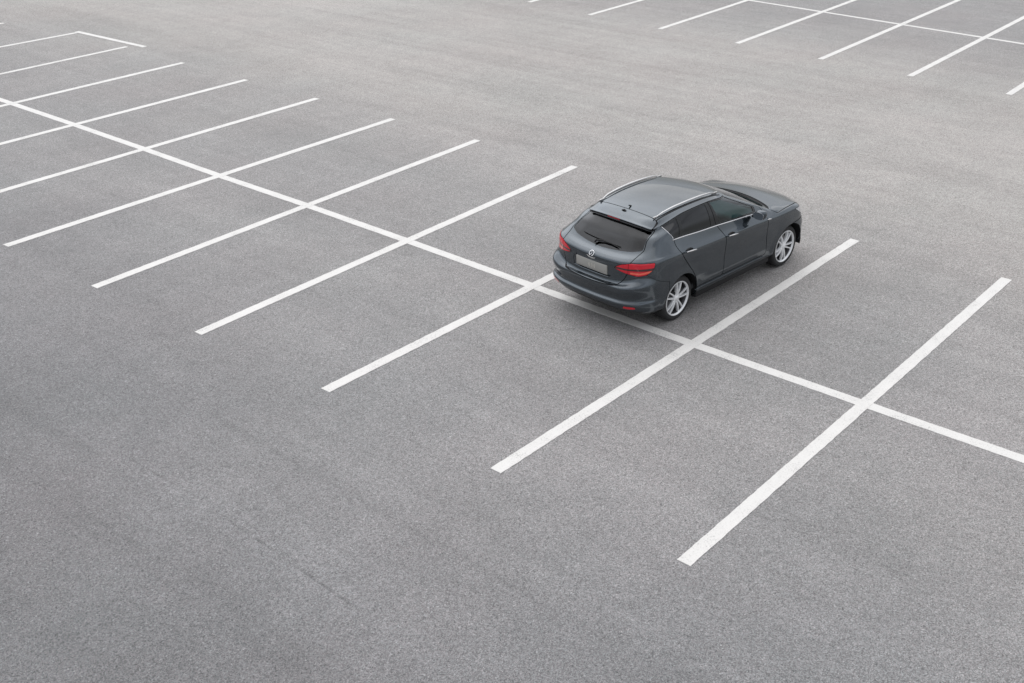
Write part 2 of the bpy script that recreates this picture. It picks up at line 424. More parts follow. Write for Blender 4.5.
def build_body():
    H = half_mesh()
    seals = []
    # wheel openings
    def arch(A):
        d = np.minimum(np.hypot(A[:, 0] - XR, A[:, 2] - WZ), np.hypot(A[:, 0] - XF, A[:, 2] - WZ)) - .375
        return np.where(region(A, 3.6, 14.2, -1, 5.5), d, .5)
    _, H = split(H, arch)
    # flat bottom edge behind/before the wheels is the ring itself
    rear_edge = np.array([(-.27, 1.60), (-.232, 1.42), (-.202, 1.362), (-.16, 1.28), (-.105, 1.185), (-.105, .9), (1, .9), (2.6, .9), (2.6, 1.6)])
    def dlo(A):
        f = np.maximum.reduce([(A[:, 7] - 9.80) * .045, (7.04 - A[:, 7]) * .10, sdf(A[:, [0, 2]], rear_edge), (A[:, 6] - 10.62) * .30, A[:, 0] - 1.78])
        return np.where(region(A, 2.9, 11.6, 6, 10.9), f, .5)
    LSH = lambda P: [(p[0] + (.045 if p[1] < 1.06 else .03), *p[1:]) for p in P]
    fr_d = rounded(LSH([(.735, 1.6, 0), (.757, 1.131, .1), (.868, 1.0, .1), (.913, .63, .1), (.89, .385, .03), (1.965, .385, .05), (1.915, .71, .1), (1.922, .97, .03), (1.90, 1.045, .02), (1.80, 1.25, 0), (1.6, 1.6, 0)]))
    rr_d = rounded(LSH([(.735, 1.6, 0), (.757, 1.131, .1), (.868, 1.0, .1), (.913, .63, .1), (.89, .385, .03), (.285, .385, .04), (.27, .50, .03), (.17, .66, .1), (.05, .80, .1), (-.07, .93, .1), (-.135, 1.04, .05), (-.155, 1.12, .04), (-.142, 1.185, .02), (-.195, 1.28, 0), (-.237, 1.362, 0), (-.267, 1.42, 0), (-.30, 1.6, 0)]))
    def door(poly):
        def f(A):
            g = np.maximum.reduce([sdf(A[:, [0, 2]], poly), np.where(A[:, 7] > 7.5, (A[:, 7] - 9.93) * .045, -.5), np.where(A[:, 7] > 6.6, (A[:, 6] - 10.78) * .30, -.5)])
            return np.where(region(A, 2.9, 11.8, 1, 10.9), g, .5)
        return f
    out = {}
    out['door_front'], H = cut_out(H, door(fr_d), seals)
    out['door_rear'], H = cut_out(H, door(rr_d), seals)
    for k in ('door_front', 'door_rear'):
        frame, skin = split(out[k], dlo)
        out[k] = skin
        if k == 'door_front':
            pane_f = lambda A: np.maximum.reduce([dlo(A) + .012, (.883 + (A[:, 2] - 1.141) * -.27) - A[:, 0], A[:, 0] - 1.73])
            out['front_pane'], frame = split(frame, pane_f)
        else:
            pane_f = lambda A: np.maximum.reduce([dlo(A) + .012, A[:, 0] - (.685 + (A[:, 2] - 1.165) * .05), (.065 + (A[:, 2] - 1.18) * .36) - A[:, 0]])
            out['rear_pane'], frame = split(frame, pane_f)
            q_f = lambda A: np.maximum.reduce([dlo(A) + .012, A[:, 0] - (.01 + (A[:, 2] - 1.18) * .36)])
            out['quarter_pane'], frame = split(frame, q_f)
        out[k + '_frame'] = frame
    # chrome line under the windows
    rest = H
    # tail: lamp, gate, bumper
    lamp_poly = rounded([(1.27 * USC, .905), (1.75 * USC, .968), (2.36 * USC, 1.002), (3.42 * USC, 1.013), (3.98 * USC, 1.012), (3.86 * USC, .93), (3.42 * USC, .858), (2.9 * USC, .832), (2.05 * USC, .852), (1.6 * USC, .878)], .018)
    def lamp(A): return np.where(region(A, -.1, 5, 3, 6.5), sdf(uz(A), lamp_poly), .5)
    gate_poly = rounded([(-.2, .653, 0), (-.02, .653, .1), (.31, .664, .1), (.45, .683, .05), (.51, .75, .04), (.556, .85, .05), (.572, .93, .05), (.585, 1.02, .05), (.605, 1.09, .02), (.616, 1.115, .02), (.575, 1.20, 0), (.556, 1.285, .01), (.535, 1.36, .03), (.455, 1.47, .02), (-.2, 1.56, 0)], .03)
    gate_poly[:, 0] *= 1
    def gate(A):
        y = -A[:, 1]
        return np.where(region(A, -.1, 3.9, 2, 12.5), np.maximum(sdf(np.column_stack([y, A[:, 2]]), gate_poly), A[:, 0] + .20), .5)
    L, H = cut_out(H, lamp, seals, .003)
    seam = lambda A: (A[:, 6] - 2.2) * USC
    out['lamp_inner'], out['lamp_outer'] = cut_out(L, seam, seals, .003)
    G, H = cut_out(H, gate, seals)
    win_poly = rounded([(-.3, 1.046, 0), (0, 1.048, .05), (.2, 1.056, .05), (.34, 1.067, .05), (.477, 1.083, .04), (.600, 1.113, .022), (.538, 1.275, .015), (.548, 1.33, 0), (-.3, 1.36, 0)])
    def rwin(A):
        y = -A[:, 1]
        return np.where(region(A, -.1, 3.9, 6.5, 10.5), np.maximum(sdf(np.column_stack([y, A[:, 2]]), win_poly), (A[:, 7] - 9.93) * .045), .5)
    W, G = split(G, rwin)
    out['rear_window'], out['window_header'] = split(W, lambda A: (A[:, 7] - 8.93) * .08)
    out['spoiler'], out['tailgate'] = split(G, lambda A: np.where(region(A, -.1, 3.9, 9.4, 14), -1.0, 1.0) * np.maximum(np.abs(A[:, 7] - 9.4) * .05, 1e-3) if False else (9.4 - A[:, 7]) * .05)
    bump_poly = [(-.1, .1), (5.1 * USC, .1), (5.1 * USC, .70), (4.6 * USC, .735), (3.9 * USC, .80), (3.5 * USC, .845), (3.42 * USC, .857), (2.9 * USC, .831), (2.05 * USC, .851), (1.9 * USC, .78), (1.6 * USC, .70), (1.0 * USC, .664), (0, .653), (-.1, .653)]
    def bump(A): return np.where(region(A, -.1, 5.2, -1, 5), np.minimum(sdf(uz(A), bump_poly), .5), .5)
    B, H = cut_out(H, bump, seals, .0022)
    refl = rounded([(1.98 * USC, .388), (2.06 * USC, .420), (2.78 * USC, .428), (2.84 * USC, .400), (2.3 * USC, .382)], .01)
    out['reflector'], B = split(B, lambda A: np.where(region(A, 1.5, 3.2, .3, 2.6), sdf(uz(A), refl), .5))
    out['valance'], out['rear_bumper'] = split(B, lambda A: np.where(A[:, 6] < 3.3, (A[:, 7] - (1.05 + .25 * np.clip((1.6 - A[:, 6]) / .6, 0, 1))) * .08, .5))
    # nose
    vlo = lambda u: np.interp(u, [11.2, 12.2, 12.9, 13.6, 14.5, 17], [5.75, 5.5, 5.35, 5.1, 4.9, 4.85])
    def hood(A):
        sc = np.interp(A[:, 6], [12, 17], [.12, .4])
        return np.where(region(A, 10.9, 17.1, 3.5, 7.3), np.maximum.reduce([(vlo(A[:, 6]) - A[:, 7]) * sc, (A[:, 7] - 6.80) * .2, (11.25 - A[:, 6]) * .25]), .5)
    out['hood'], H = cut_out(H, hood, seals)
    def wscr(A): return np.where(region(A, 11, 17.1, 6.2, 9.9), np.maximum.reduce([(7.02 - A[:, 7]) * .15, (A[:, 7] - 9.15) * .05, (11.42 - A[:, 6]) * .12]), .5)
    out['windscreen'], H = split(H, wscr)
    out['cowl'], H = split(H, lambda A: np.where(region(A, 11.1, 17.1, 6.5, 7.4), np.maximum.reduce([6.80 - A[:, 7], A[:, 7] - 7.05, 11.3 - A[:, 6]]), .5))
    hl = rounded([(12.3, .888), (13.0, .872), (13.6, .845), (14.5, .795), (15.2, .745), (15.1, .70), (14.2, .685), (13.5, .70), (12.85, .775)], .12)
    hl_m = hl * [USC, 1]
    out['headlight'], H = cut_out(H, lambda A: np.where(region(A, 12, 16, 3, 5.6), sdf(uz(A), hl_m), .5), seals, .003)
    out['grille'], H = split(H, lambda A: np.where(region(A, 14.6, 17.1, 2.6, 5), np.maximum.reduce([(15.4 - A[:, 6]) * USC, .60 - A[:, 2], A[:, 2] - .70]), .5))
    out['intake'], H = split(H, lambda A: np.where(region(A, 13.8, 17.1, .3, 3), np.maximum.reduce([(14.4 - A[:, 6]) * USC, .30 - A[:, 2], A[:, 2] - .44]), .5))
    fb = lambda A: np.where(region(A, 11.9, 17.1, -1, 5.2), np.maximum(A[:, 2] - np.interp(A[:, 6], [12, 13, 13.5, 14.5, 17], [.70, .71, .70, .68, .74]), .5 * (12.0 - A[:, 6])), .5)
    out['front_bumper'], H = cut_out(H, fb, seals)
    out['shell'] = H
    return out, seals

P_, SEALS = build_body()
PAN = [M_PAINT, M_TRIM, M_SEAL]
body = sheet('body', both(P_['shell']), PAN, car, .016, extra=[(both(join(*SEALS)), 2)])
hood = sheet('hood', both(P_['hood']), PAN, car, .016)
gate = sheet('tailgate', both(P_['tailgate']), PAN, car, .016)
sheet('spoiler', both(P_['spoiler']), PAN, gate, .010)
sheet('window_header', offset(both(P_['window_header']), -.004), [M_GLOSSBLACK, M_TRIM], gate, .008)
sheet('rear_window', offset(both(P_['rear_window']), -.004), [M_GLASS_REAR], gate)
sheet('windscreen', offset(both(P_['windscreen']), -.004), [M_GLASS], car)
sheet('cowl_panel', offset(both(P_['cowl']), -.015), [M_PLASTIC, M_TRIM], car, .01)
rb = sheet('rear_bumper', both(P_['rear_bumper']), PAN, car, .016)
sheet('valance', offset(both(P_['valance']), -.004), [M_PLASTIC, M_TRIM], rb, .012)
fb_o = sheet('front_bumper', both(P_['front_bumper']), PAN, car, .016)
sheet('grille', offset(both(P_['grille']), -.012), [M_PLASTIC, M_TRIM], fb_o, .01)
sheet('lower_intake', offset(both(P_['intake']), -.02), [M_PLASTIC, M_TRIM], fb_o, .01)

def lamp_sheet(name, mesh, parent):
    """red lens with a darker seam and a bright lower band"""
    up, lo = split(mesh, lambda A: (.922 + np.clip(A[:, 6] - 2.2, 0, 2) * .018) - A[:, 2])
    dk, lo = split(lo, lambda A: (.896 + np.clip(A[:, 6] - 2.2, 0, 2) * .012) - A[:, 2])
    br, lo = split(lo, lambda A: np.maximum(np.abs(A[:, 2] - (.868 + np.clip(A[:, 6] - 3.0, 0, 2) * .05)) - .013, (2.35 - A[:, 6]) * USC))
    return sheet(name, up, [M_RED, M_RED_DARK, M_RED_BRIGHT], parent, .02, inner_mat=1,
                 extra=[(dk, 1), (br, 2), (lo, 0)])
for s in (1, -1):
    ms = (lambda m: m) if s == 1 else mirror
    side = 'right' if s == 1 else 'left'
    for k, ppane in (('door_front', [('front_pane', M_GLASS)]), ('door_rear', [('rear_pane', M_GLASS_DARK), ('quarter_pane', M_GLASS_DARK)])):
        d = sheet('door', ms(P_[k]), PAN, car, .03)
        d['label'] = ('front ' if k == 'door_front' else 'rear ') + side + ' door'
        sheet('window_frame', offset(ms(P_[k + '_frame']), -.002), [M_GLOSSBLACK, M_TRIM], d, .02)
        for pn, pm in ppane:
            sheet('window_pane', offset(ms(P_[pn]), -.006), [pm], d)
        # handle: grip over a flat black disc, the recess's shade put in as colour
        x0, x1, z0, z1 = (.925, 1.165, .972, .952) if k == 'door_front' else (-.03, .21, 1.016, .996)
        bm = bmesh.new(); yy = -.862
        pts = [(x0, yy - .006, z0 - .003), (x0 + .02, yy - .026, z0), ((x0 + x1) / 2, yy - .034, (z0 + z1) / 2 + .004), (x1 - .02, yy - .026, z1), (x1, yy - .006, z1 - .003)]
        if s == -1: pts = [(a, -b, c) for a, b, c in pts]
        bm_sweep(bm, pts, [(.006, .010), (.009, .016), (.010, .017), (.009, .016), (.006, .010)], 10)
        h = from_bm('handle', bm, M_PAINT, d)
        bm = bmesh.new()
        pts = [(x0 + .012, yy - .033, z0 + .004), ((x0 + x1) / 2, yy - .042, (z0 + z1) / 2 + .009), (x1 - .012, yy - .033, z1 + .004)]
        if s == -1: pts = [(a, -b, c) for a, b, c in pts]
        bm_sweep(bm, pts, [(.004, .005), (.006, .009), (.004, .005)], 8)
        for v in list(bm.verts): pass
        hm = from_bm('handle_trim', bm, M_CHROME, d)
        bm = bmesh.new()
        shade_disc_pts = [(x0 + .055, -1), (x0 + .10, -1)]
        xm = (x0 + x1) / 2; zm = (z0 + z1) / 2
        n = 20
        cxy = []
        for i in range(n):
            t = 2 * math.pi * i / n
            cxy.append((xm + .070 * math.cos(t), s * (yy - .0025 - (.004 if True else 0)), zm + .001 + .034 * math.sin(t)))
        vs = [bm.verts.new(p) for p in cxy]; bm.faces.new(vs)
        vi = [bm.verts.new((a, b + s * .02, c)) for a, b, c in cxy]
        for i in range(n): bm.faces.new((vs[i], vs[(i + 1) % n], vi[(i + 1) % n], vi[i]))
        from_bm('handle_shade_disc', bm, M_SEAL, d)
        if k == 'door_front': (door_r if False else globals()).__setitem__('front_door_' + side, d)
    lo = lamp_sheet('taillight', offset(ms(P_['lamp_outer']), .004), car)
    li = lamp_sheet('inner_taillight', offset(ms(P_['lamp_inner']), .004), gate)
    sheet('reflector', offset(ms(P_['reflector']), .002), [M_RED, M_SEAL], rb, .01)
    sheet('headlight', offset(ms(P_['headlight']), -.001), [M_CLEAR, M_TRIM], car, .01)

# ------------------------------------------------------------------ surface lookup for add-ons
from mathutils.bvhtree import BVHTree
_A, _F = half_mesh()
_B, _G = mirror((_A, _F))
BV = BVHTree.FromPolygons([tuple(v) for v in np.vstack([_A, _B])[:, :3]], _F + [tuple(i + len(_A) for i in f) for f in _G])
def drop(x, y, z=3.0):
    h = BV.ray_cast(Vector((x, y, z)), Vector((0, 0, -1))); return h[0], h[1]
def from_side(x, z, s=-1):
    h = BV.ray_cast(Vector((x, s * 3.0, z)), Vector((0, -s, 0))); return h[0], h[1]
def from_rear(y, z):
    h = BV.ray_cast(Vector((-3.0, y, z)), Vector((1, 0, 0))); return h[0], h[1]

# chrome strip under the side glass, turning up at the tail
def dlo_edge(s):
    pts = []
    for (x, z) in ((-.190, 1.335), (-.168, 1.285), (-.140, 1.235), (-.118, 1.20)):
        h, n = from_side(x, z, s); pts.append(h + n * .001)
    u0, u1 = 5.30, 9.95
    A = _A if s == -1 else _B
    row = A[np.abs(A[:, 7] - 7.0) < 1e-6]; row = row[(row[:, 6] > u0) & (row[:, 6] < u1)]
    for r in row[::4]: pts.append(Vector(r[:3]) + Vector(r[3:6]) * .001)
    return pts
for s in (-1, 1):
    bm = bmesh.new(); pts = dlo_edge(s); n = len(pts)
    bm_sweep(bm, pts, [(.005, .0085 if 3 < i < n - 2 else .0035) for i in range(n)], 8)
    from_bm('window_trim', bm, M_CHROME, car, 60)
    # roof rail
    bm = bmesh.new(); pts = []; rr = []
    for i in range(33):
        t = i / 32; x = -.20 + t * 1.33; y = s * (.462 + .012 * math.sin(math.pi * t) + .022 * t)
        h, n = drop(x, y); lift = .029 * min(1, math.sin(math.pi * t) * 2.6)**.7
        pts.append(h + n * lift); rr.append((.006 + .010 * min(1, 3.5 * t, 3.5 * (1 - t)), .005 + .007 * min(1, 3.5 * t, 3.5 * (1 - t))))
    bm_sweep(bm, pts, rr, 12)
    for t in (.03, .97):
        x = -.20 + t * 1.33; h, n = drop(x, s * (.463 + .022 * t))
        bm_box(bm, -.06, .06, -.008, .008, -.006, .022, .005, M=Matrix.Translation(h))
    from_bm('roof_rail', bm, M_ALU, car)
    bm = bmesh.new(); pts = []
    for i in range(33):
        t = i / 32; x = -.20 + t * 1.36; h, n = drop(x, s * (.492 + .012 * math.sin(math.pi * t) + .022 * t)); pts.append(h + n * -.001)
    bm_sweep(bm, pts, (.012, .005), 8); from_bm('rail_gasket', bm, M_SEAL, car)
    # door mirror
    bm = bmesh.new()
    prof = [(.0, .012, .012), (.018, .070, .055), (.055, .088, .072), (.10, .080, .066), (.135, .055, .045), (.150, .015, .012)]
    rings = []
    for (d, ry, rz) in prof:
        rg = []
        for k in range(20):
            t = 2 * math.pi * k / 20; c, sn = math.cos(t), math.sin(t)
            e = .75
            yy = abs(c)**e * (1 if c > 0 else -1) * ry * 1.25; zz = abs(sn)**e * (1 if sn > 0 else -1) * rz
            rg.append(bm.verts.new((1.545 + d * .80 + .25 * max(0, -yy), s * (.925 + yy * .9 + .01), 1.115 + zz + .2 * yy)))
        rings.append(rg)
    for a, b in zip(rings, rings[1:]):
        for k in range(20): bm.faces.new((a[k], a[(k + 1) % 20], b[(k + 1) % 20], b[k]))
    bm.faces.new(rings[0]); bm.faces.new(rings[-1])
    mir = from_bm('side_mirror', bm, M_PAINT, globals()['front_door_' + ('right' if s == -1 else 'left')], 50)
    bm = bmesh.new()
    bm_box(bm, 1.60, 1.66, -.89 if s == -1 else .79, -.79 if s == -1 else .89, 1.045, 1.085, .012)
    from_bm('mirror_arm', bm, M_GLOSSBLACK, mir)
    bm = bmesh.new()
    vs = [bm.verts.new((1.552, s * (.935 + .083 * abs(math.cos(t))**.7 * (1 if math.cos(t) > 0 else -1)), 1.115 + .054 * abs(math.sin(t))**.7 * (1 if math.sin(t) > 0 else -1))) for t in [2 * math.pi * k / 24 for k in range(24)]]
    v2 = [bm.verts.new((v.co.x + .006, v.co.y, v.co.z)) for v in vs]
    for v in vs: v.co.x -= .0
    bm.faces.new(vs); bm.faces.new(v2)
    for k in range(24): bm.faces.new((vs[k], vs[(k + 1) % 24], v2[(k + 1) % 24], v2[k]))
    mg = from_bm('mirror_glass', bm, mat('mirror_silver', (.5, .52, .55), .03, 1.0), mir)
    mg.location.x = -.008
    # side repeater badge on the front wing
    bm = bmesh.new(); h0, n0 = from_side(1.955, .925, s); h1, n1 = from_side(2.05, .913, s)
    bm_sweep(bm, [h0 + n0 * .001, (h0 + h1) / 2 + n0 * .003, h1 + n1 * .001], [(.003, .006), (.004, .012), (.003, .005)], 8)
    from_bm('side_repeater', bm, M_CHROME, car)
    # sill strip
    bm = bmesh.new(); pts = []
    for i in range(20):
        x = .30 + 1.65 * i / 19; h, n = from_side(x, .362 - .004 * math.sin(math.pi * i / 19), s); pts.append(h + n * .003)
    bm_sweep(bm, pts, (.007, .005), 8); from_bm('sill_trim', bm, M_PAINT, car)
    # wheel arch liners
    for xw in (XR, XF):
        bm = bmesh.new(); a = []; b = []
        for k in range(33):
            t = R(-8 + 196 * k / 32); cx, cz = xw + .385 * math.cos(t), WZ + .385 * math.sin(t)
            
            a.append(bm.verts.new((cx, s * .835, cz))); b.append(bm.verts.new((cx, s * .52, cz)))
        for k in range(32): bm.faces.new((a[k], a[k + 1], b[k + 1], b[k]))
        bm.faces.new(b)
        for v in a:
            h = None
        from_bm('wheel_liner', bm, M_SEAL, car)

# underbody, floor and tub
bm = bmesh.new()
bm_box(bm, -.58, 3.05, -.53, .53, .21, .34, .03)
bm_box(bm, .40, 2.18, -.80, .80, .19, .33, .02)
bm_box(bm, -.76, -.45, -.60, .60, .30, .40, .02)
from_bm('underbody', bm, M_SEAL, car)
bm = bmesh.new()
bm_sweep(bm, [(-.40, -.36, .27), (-.58, -.36, .27), (-.68, -.36, .262)], .026, 14); from_bm('exhaust', bm, M_PLASTIC, car)

# ------------------------------------------------------------------ tail details
def plate_frame():
    c, n = from_rear(0, .83)
    return c, n
c, n = plate_frame()
pl = bmesh.new()
ang = math.atan2(n.z, -n.x)
def onplate(dx, y, dz): return Matrix.Translation(c) @ Matrix.Rotation(ang, 4, 'Y') @ Vector((dx, y, dz))
Mp = Matrix.Translation(c) @ Matrix.Rotation(ang, 4, 'Y')
bm = bmesh.new(); bm_box(bm, -.010, .020, -.268, .268, -.066, .066, .006, M=Mp)
plate = from_bm('license_plate', bm, M_PLATE, gate)
bm = bmesh.new()     # pressed blank with faint illegible relief in the middle
for (y, w, z, h) in ((.035, .030, 0, .052), (-.012, .030, 0, .052), (-.055, .028, 0, .052)):
    a = .011
    M0 = Mp @ Matrix.Translation((-.0115, y, z))
    vs = [bm.verts.new(M0 @ Vector((-.001, (w / 2) * math.cos(t), (h / 2) * math.sin(t)))) for t in [2 * math.pi * k / 20 for k in range(20)]]
    vi = [bm.verts.new(M0 @ Vector((-.001, (w / 2 - .009) * math.cos(t), (h / 2 - .010) * math.sin(t)))) for t in [2 * math.pi * k / 20 for k in range(20)]]
    for k in range(20): bm.faces.new((vs[k], vs[(k + 1) % 20], vi[(k + 1) % 20], vi[k]))
from_bm('plate_marks', bm, M_PLATE_INK, plate)
# plate surround: bright lip under and at the left of the plate
bm = bmesh.new()
bm_sweep(bm, [onplate(-.010, .30, .075), onplate(-.014, .315, .0), onplate(-.016, .295, -.072), onplate(-.018, .15, -.088), onplate(-.018, -.15, -.088), onplate(-.016, -.30, -.080)], [(.006, .006), (.008, .01), (.009, .011), (.009, .010), (.009, .010), (.006, .006)], 10)
from_bm('plate_surround', bm, M_PAINT, gate)
# emblem: ring with a slanted stroke, and the small chrome flick under it
c, n = from_rear(.012, .985)
Mz = Matrix.Translation(c + n * .006) @ n.to_track_quat('X', 'Z').to_matrix().to_4x4()
bm = bmesh.new()
path = [Mz @ Vector((0, .036 * math.cos(t), .038 * math.sin(t))) for t in [R(-60 + 300 * k / 24) for k in range(25)]]
bm_sweep(bm, path, .0065, 8)
bm_sweep(bm, [Mz @ Vector((.001, -.004, .018)), Mz @ Vector((.002, .006, -.004)), Mz @ Vector((.001, -.018, -.030))], [.005, .006, .005], 8)
from_bm('emblem', bm, M_CHROME, gate)
bm = bmesh.new(); pts = []
for (y, z) in ((.085, .950), (.05, .937), (0, .931), (-.045, .936), (-.06, .945)):
    h, nn = from_rear(y, z); pts.append(h + nn * .004)
bm_sweep(bm, pts, [(.002, .003), (.004, .006), (.005, .008), (.006, .009), (.002, .003)], 8); from_bm('gate_handle', bm, M_ALU, gate)
# rear wiper
def rw(y, z, lift):
    h, nn = from_rear(y, z); return h + nn * lift
bm = bmesh.new()
bm_sweep(bm, [rw(.36 - .66 * i / 12, 1.110 - .012 * abs(i - 6) / 6 + (.02 if i < 5 else 0) * (1 - i / 5), .014) for i in range(13)], [(.004, .006)] * 13, 8)
bm_sweep(bm, [rw(.10, 1.060, .022), rw(.08, 1.085, .030), rw(-.02, 1.098, .030), rw(-.16, 1.098, .026), rw(-.27, 1.085, .020)], [(.016, .016), (.014, .014), (.010, .011), (.009, .009), (.006, .006)], 10)
from_bm('rear_wiper', bm, M_SEAL, gate)
# third brake light in the header under the spoiler lip
bm = bmesh.new(); pts = []
for i in range(9):
    y = .165 - .21 * i / 8
    h, nn = from_rear(y, 1.350 - .008 * abs(y) / .2); pts.append(h + Vector((-.004, 0, .0)))
bm_sweep(bm, pts, (.006, .011), 8); from_bm('brake_light', bm, M_RED, gate)
# antenna fin and washer jet
h, n = drop(-.14, 0)
bm = bmesh.new(); bm_sweep(bm, [h + Vector((.045, 0, -.004)), h + Vector((.01, 0, .010)), h + Vector((-.02, 0, .022)), h + Vector((-.032, 0, .022))], [(.010, .006), (.012, .010), (.008, .008), (.003, .003)], 10)
from_bm('antenna', bm, M_GLOSSBLACK, car)
h, n = drop(-.255, 0.0)
bm = bmesh.new(); bm_sweep(bm, [h + Vector((-.004, .035, .002)), h + Vector((0, 0, .012)), h + Vector((-.004, -.035, .002))], [(.010, .004), (.016, .010), (.010, .004)], 10)
from_bm('washer_jet', bm, M_SEAL, gate)
# front wipers
bm = bmesh.new()
for (ya, yb) in ((.60, -.05), (.02, -.62)):
    pts = []
    for i in range(10):
        y = ya + (yb - ya) * i / 9
        x = float(np.interp(abs(y), [0, .35, .49, .64], [2.262, 2.23, 2.2, 2.155])) - .03
        h, nn = drop(x, y); pts.append(h + nn * .004)
    bm_sweep(bm, pts, (.007, .008), 8)
from_bm('windscreen_wiper', bm, M_SEAL, car)

# ------------------------------------------------------------------ wheels
def make_wheel():
    w = empty('wheel', (0, 0, 0)); w.parent = car
    bm = bmesh.new()
    r = WR; ri = .243
    prof = [(ri, -.005), (ri + .004, -.022), (ri + .012, -.022), (ri + .030, -.028), (ri + .052, -.026), (r - .012, -.012), (r - .004, .002), (r, .018)]
    for g in (.055, .100, .145):
        prof += [(r + .002, g - .005), (r - .008, g - .003), (r - .008, g + .003), (r + .002, g + .005)]
    prof += [(r, .182), (r - .004, .198), (r - .012, .212), (ri + .05, .226), (ri + .01, .222), (ri, .205)]
    bm_lathe(bm, prof, 72)
    tyre = from_bm('tyre', bm, M_TYRE, w, 40)
    bm = bmesh.new()
    bm_lathe(bm, [(ri + .004, -.021), (ri + .001, -.028), (ri - .006, -.029), (ri - .013, -.022), (ri - .018, -.004)], 72, mi=0)
    bm_lathe(bm, [(ri - .018, -.004), (ri - .030, .02), (ri - .034, .10), (ri - .020, .20), (ri - .0, .215)], 48, mi=1)
    # five twin spokes
    for k in range(5):
        for dlt in (-1, 1):
            a0 = R(72 * k + 90); n = 7
            rows = []
            for i in range(n):
                t = i / (n - 1); rad = .040 + (ri - .016 - .040) * t
                off = dlt * (.013 + .034 * t**1.1)            # twin spokes open outwards
                hw = .0145 - .004 * t + .004 * (t > .9)
                dep = -.012 - .010 * math.sin(math.pi * min(1, t * 1.0)) + .004 * (1 - t)
                er = Vector((math.cos(a0), 0, math.sin(a0))); et = Vector((-math.sin(a0), 0, math.cos(a0)))
                cpt = er * rad + et * off
                rows.append([bm.verts.new(cpt + et * (-hw) + Vector((0, dep + .012, 0))), bm.verts.new(cpt + et * (-hw * .55) + Vector((0, dep, 0))),
                             bm.verts.new(cpt + et * (hw * .55) + Vector((0, dep, 0))), bm.verts.new(cpt + et * hw + Vector((0, dep + .012, 0))),
                             bm.verts.new(cpt + et * hw * .8 + Vector((0, dep + .04, 0))), bm.verts.new(cpt + et * (-hw * .8) + Vector((0, dep + .04, 0)))])
            for a, b in zip(rows, rows[1:]):
                for j in range(6): bm.faces.new((a[j], a[(j + 1) % 6], b[(j + 1) % 6], b[j]))
            bm.faces.new(rows[0]); bm.faces.new(rows[-1])
    bm_lathe(bm, [(.0005, -.020), (.022, -.020), (.028, -.016), (.040, -.010), (.062, -.004), (.066, .03)], 36)
    rim = from_bm('rim', bm, [M_RIM, M_RIMDARK], w, 40)
    bm = bmesh.new(); bm_lathe(bm, [(.0005, .062), (.155, .062), (.158, .066), (.158, .084), (.0005, .084)], 48)
    from_bm('brake_disc', bm, M_DISC, w)
    return w
w0 = make_wheel()
def copy_wheel(w):
    c = w.copy(); COL.objects.link(c)
    for ch in w.children:
        d = ch.copy(); COL.objects.link(d); d.parent = c
    return c
for i, (x, s, spin) in enumerate(((XR, -1, 8), (XF, -1, 31), (XR, 1, 50), (XF, 1, 17))):
    w = w0 if i == 0 else copy_wheel(w0)
    w.parent = car; w.location = (x, s * .783, WZ - .001)
    w.rotation_euler = (0, R(spin), 0) if s == -1 else (0, R(spin), math.pi)

# ------------------------------------------------------------------ cabin
def seat(x, y, bench=0.26):
    bm = bmesh.new()
    bm_box(bm, x - .25, x + .27, y - bench, y + bench, .42, .60, .05, 3)
    M = Matrix.Translation((x - .24, y, .58)) @ Matrix.Rotation(R(-18), 4, 'Y')
    bm_box(bm, -.06, .07, -bench + .01, bench - .01, -.03, .55, .05, 3, M=M)
    o = from_bm('seat', bm, M_SEAT, car)
    for yy in ((0,) if bench < .4 else (-.42, 0, .42)):
        bm = bmesh.new(); bm_box(bm, -.05, .05, -.12, .12, .58, .74, .04, 3, M=M @ Matrix.Translation((0, yy, 0)))
        from_bm('headrest', bm, M_SEAT, o)
seat(1.08, -.36); seat(1.08, .36); seat(.18, 0, .62)
bm = bmesh.new()
bm_box(bm, 1.58, 2.12, -.72, .72, .62, .96, .07, 4)
from_bm('dashboard', bm, M_DASH, car)
bm = bmesh.new()
Ms = Matrix.Translation((1.50, .36, .93)) @ Matrix.Rotation(R(-25), 4, 'Y')
bm_sweep(bm, [Ms @ Vector((0, .18 * math.cos(t), .18 * math.sin(t))) for t in [2 * math.pi * k / 32 for k in range(33)]], .016, 8, cap=False)
bm_box(bm, -.02, .03, -.07, .07, -.06, .05, .015, M=Ms)
bm_box(bm, -.01, .015, -.175, .175, -.02, .02, .006, M=Ms)
bm_sweep(bm, [Ms @ Vector((.02, 0, 0)), Ms @ Vector((.22, 0, -.03))], .03, 8)
from_bm('steering_wheel', bm, M_DASH, car)
bm = bmesh.new(); bm_box(bm, -.55, 2.1, -.78, .78, .33, .42, .03); bm_box(bm, -.60, -.15, -.68, .68, .42, .98, .04)
from_bm('cabin_floor', bm, M_TRIM, car)

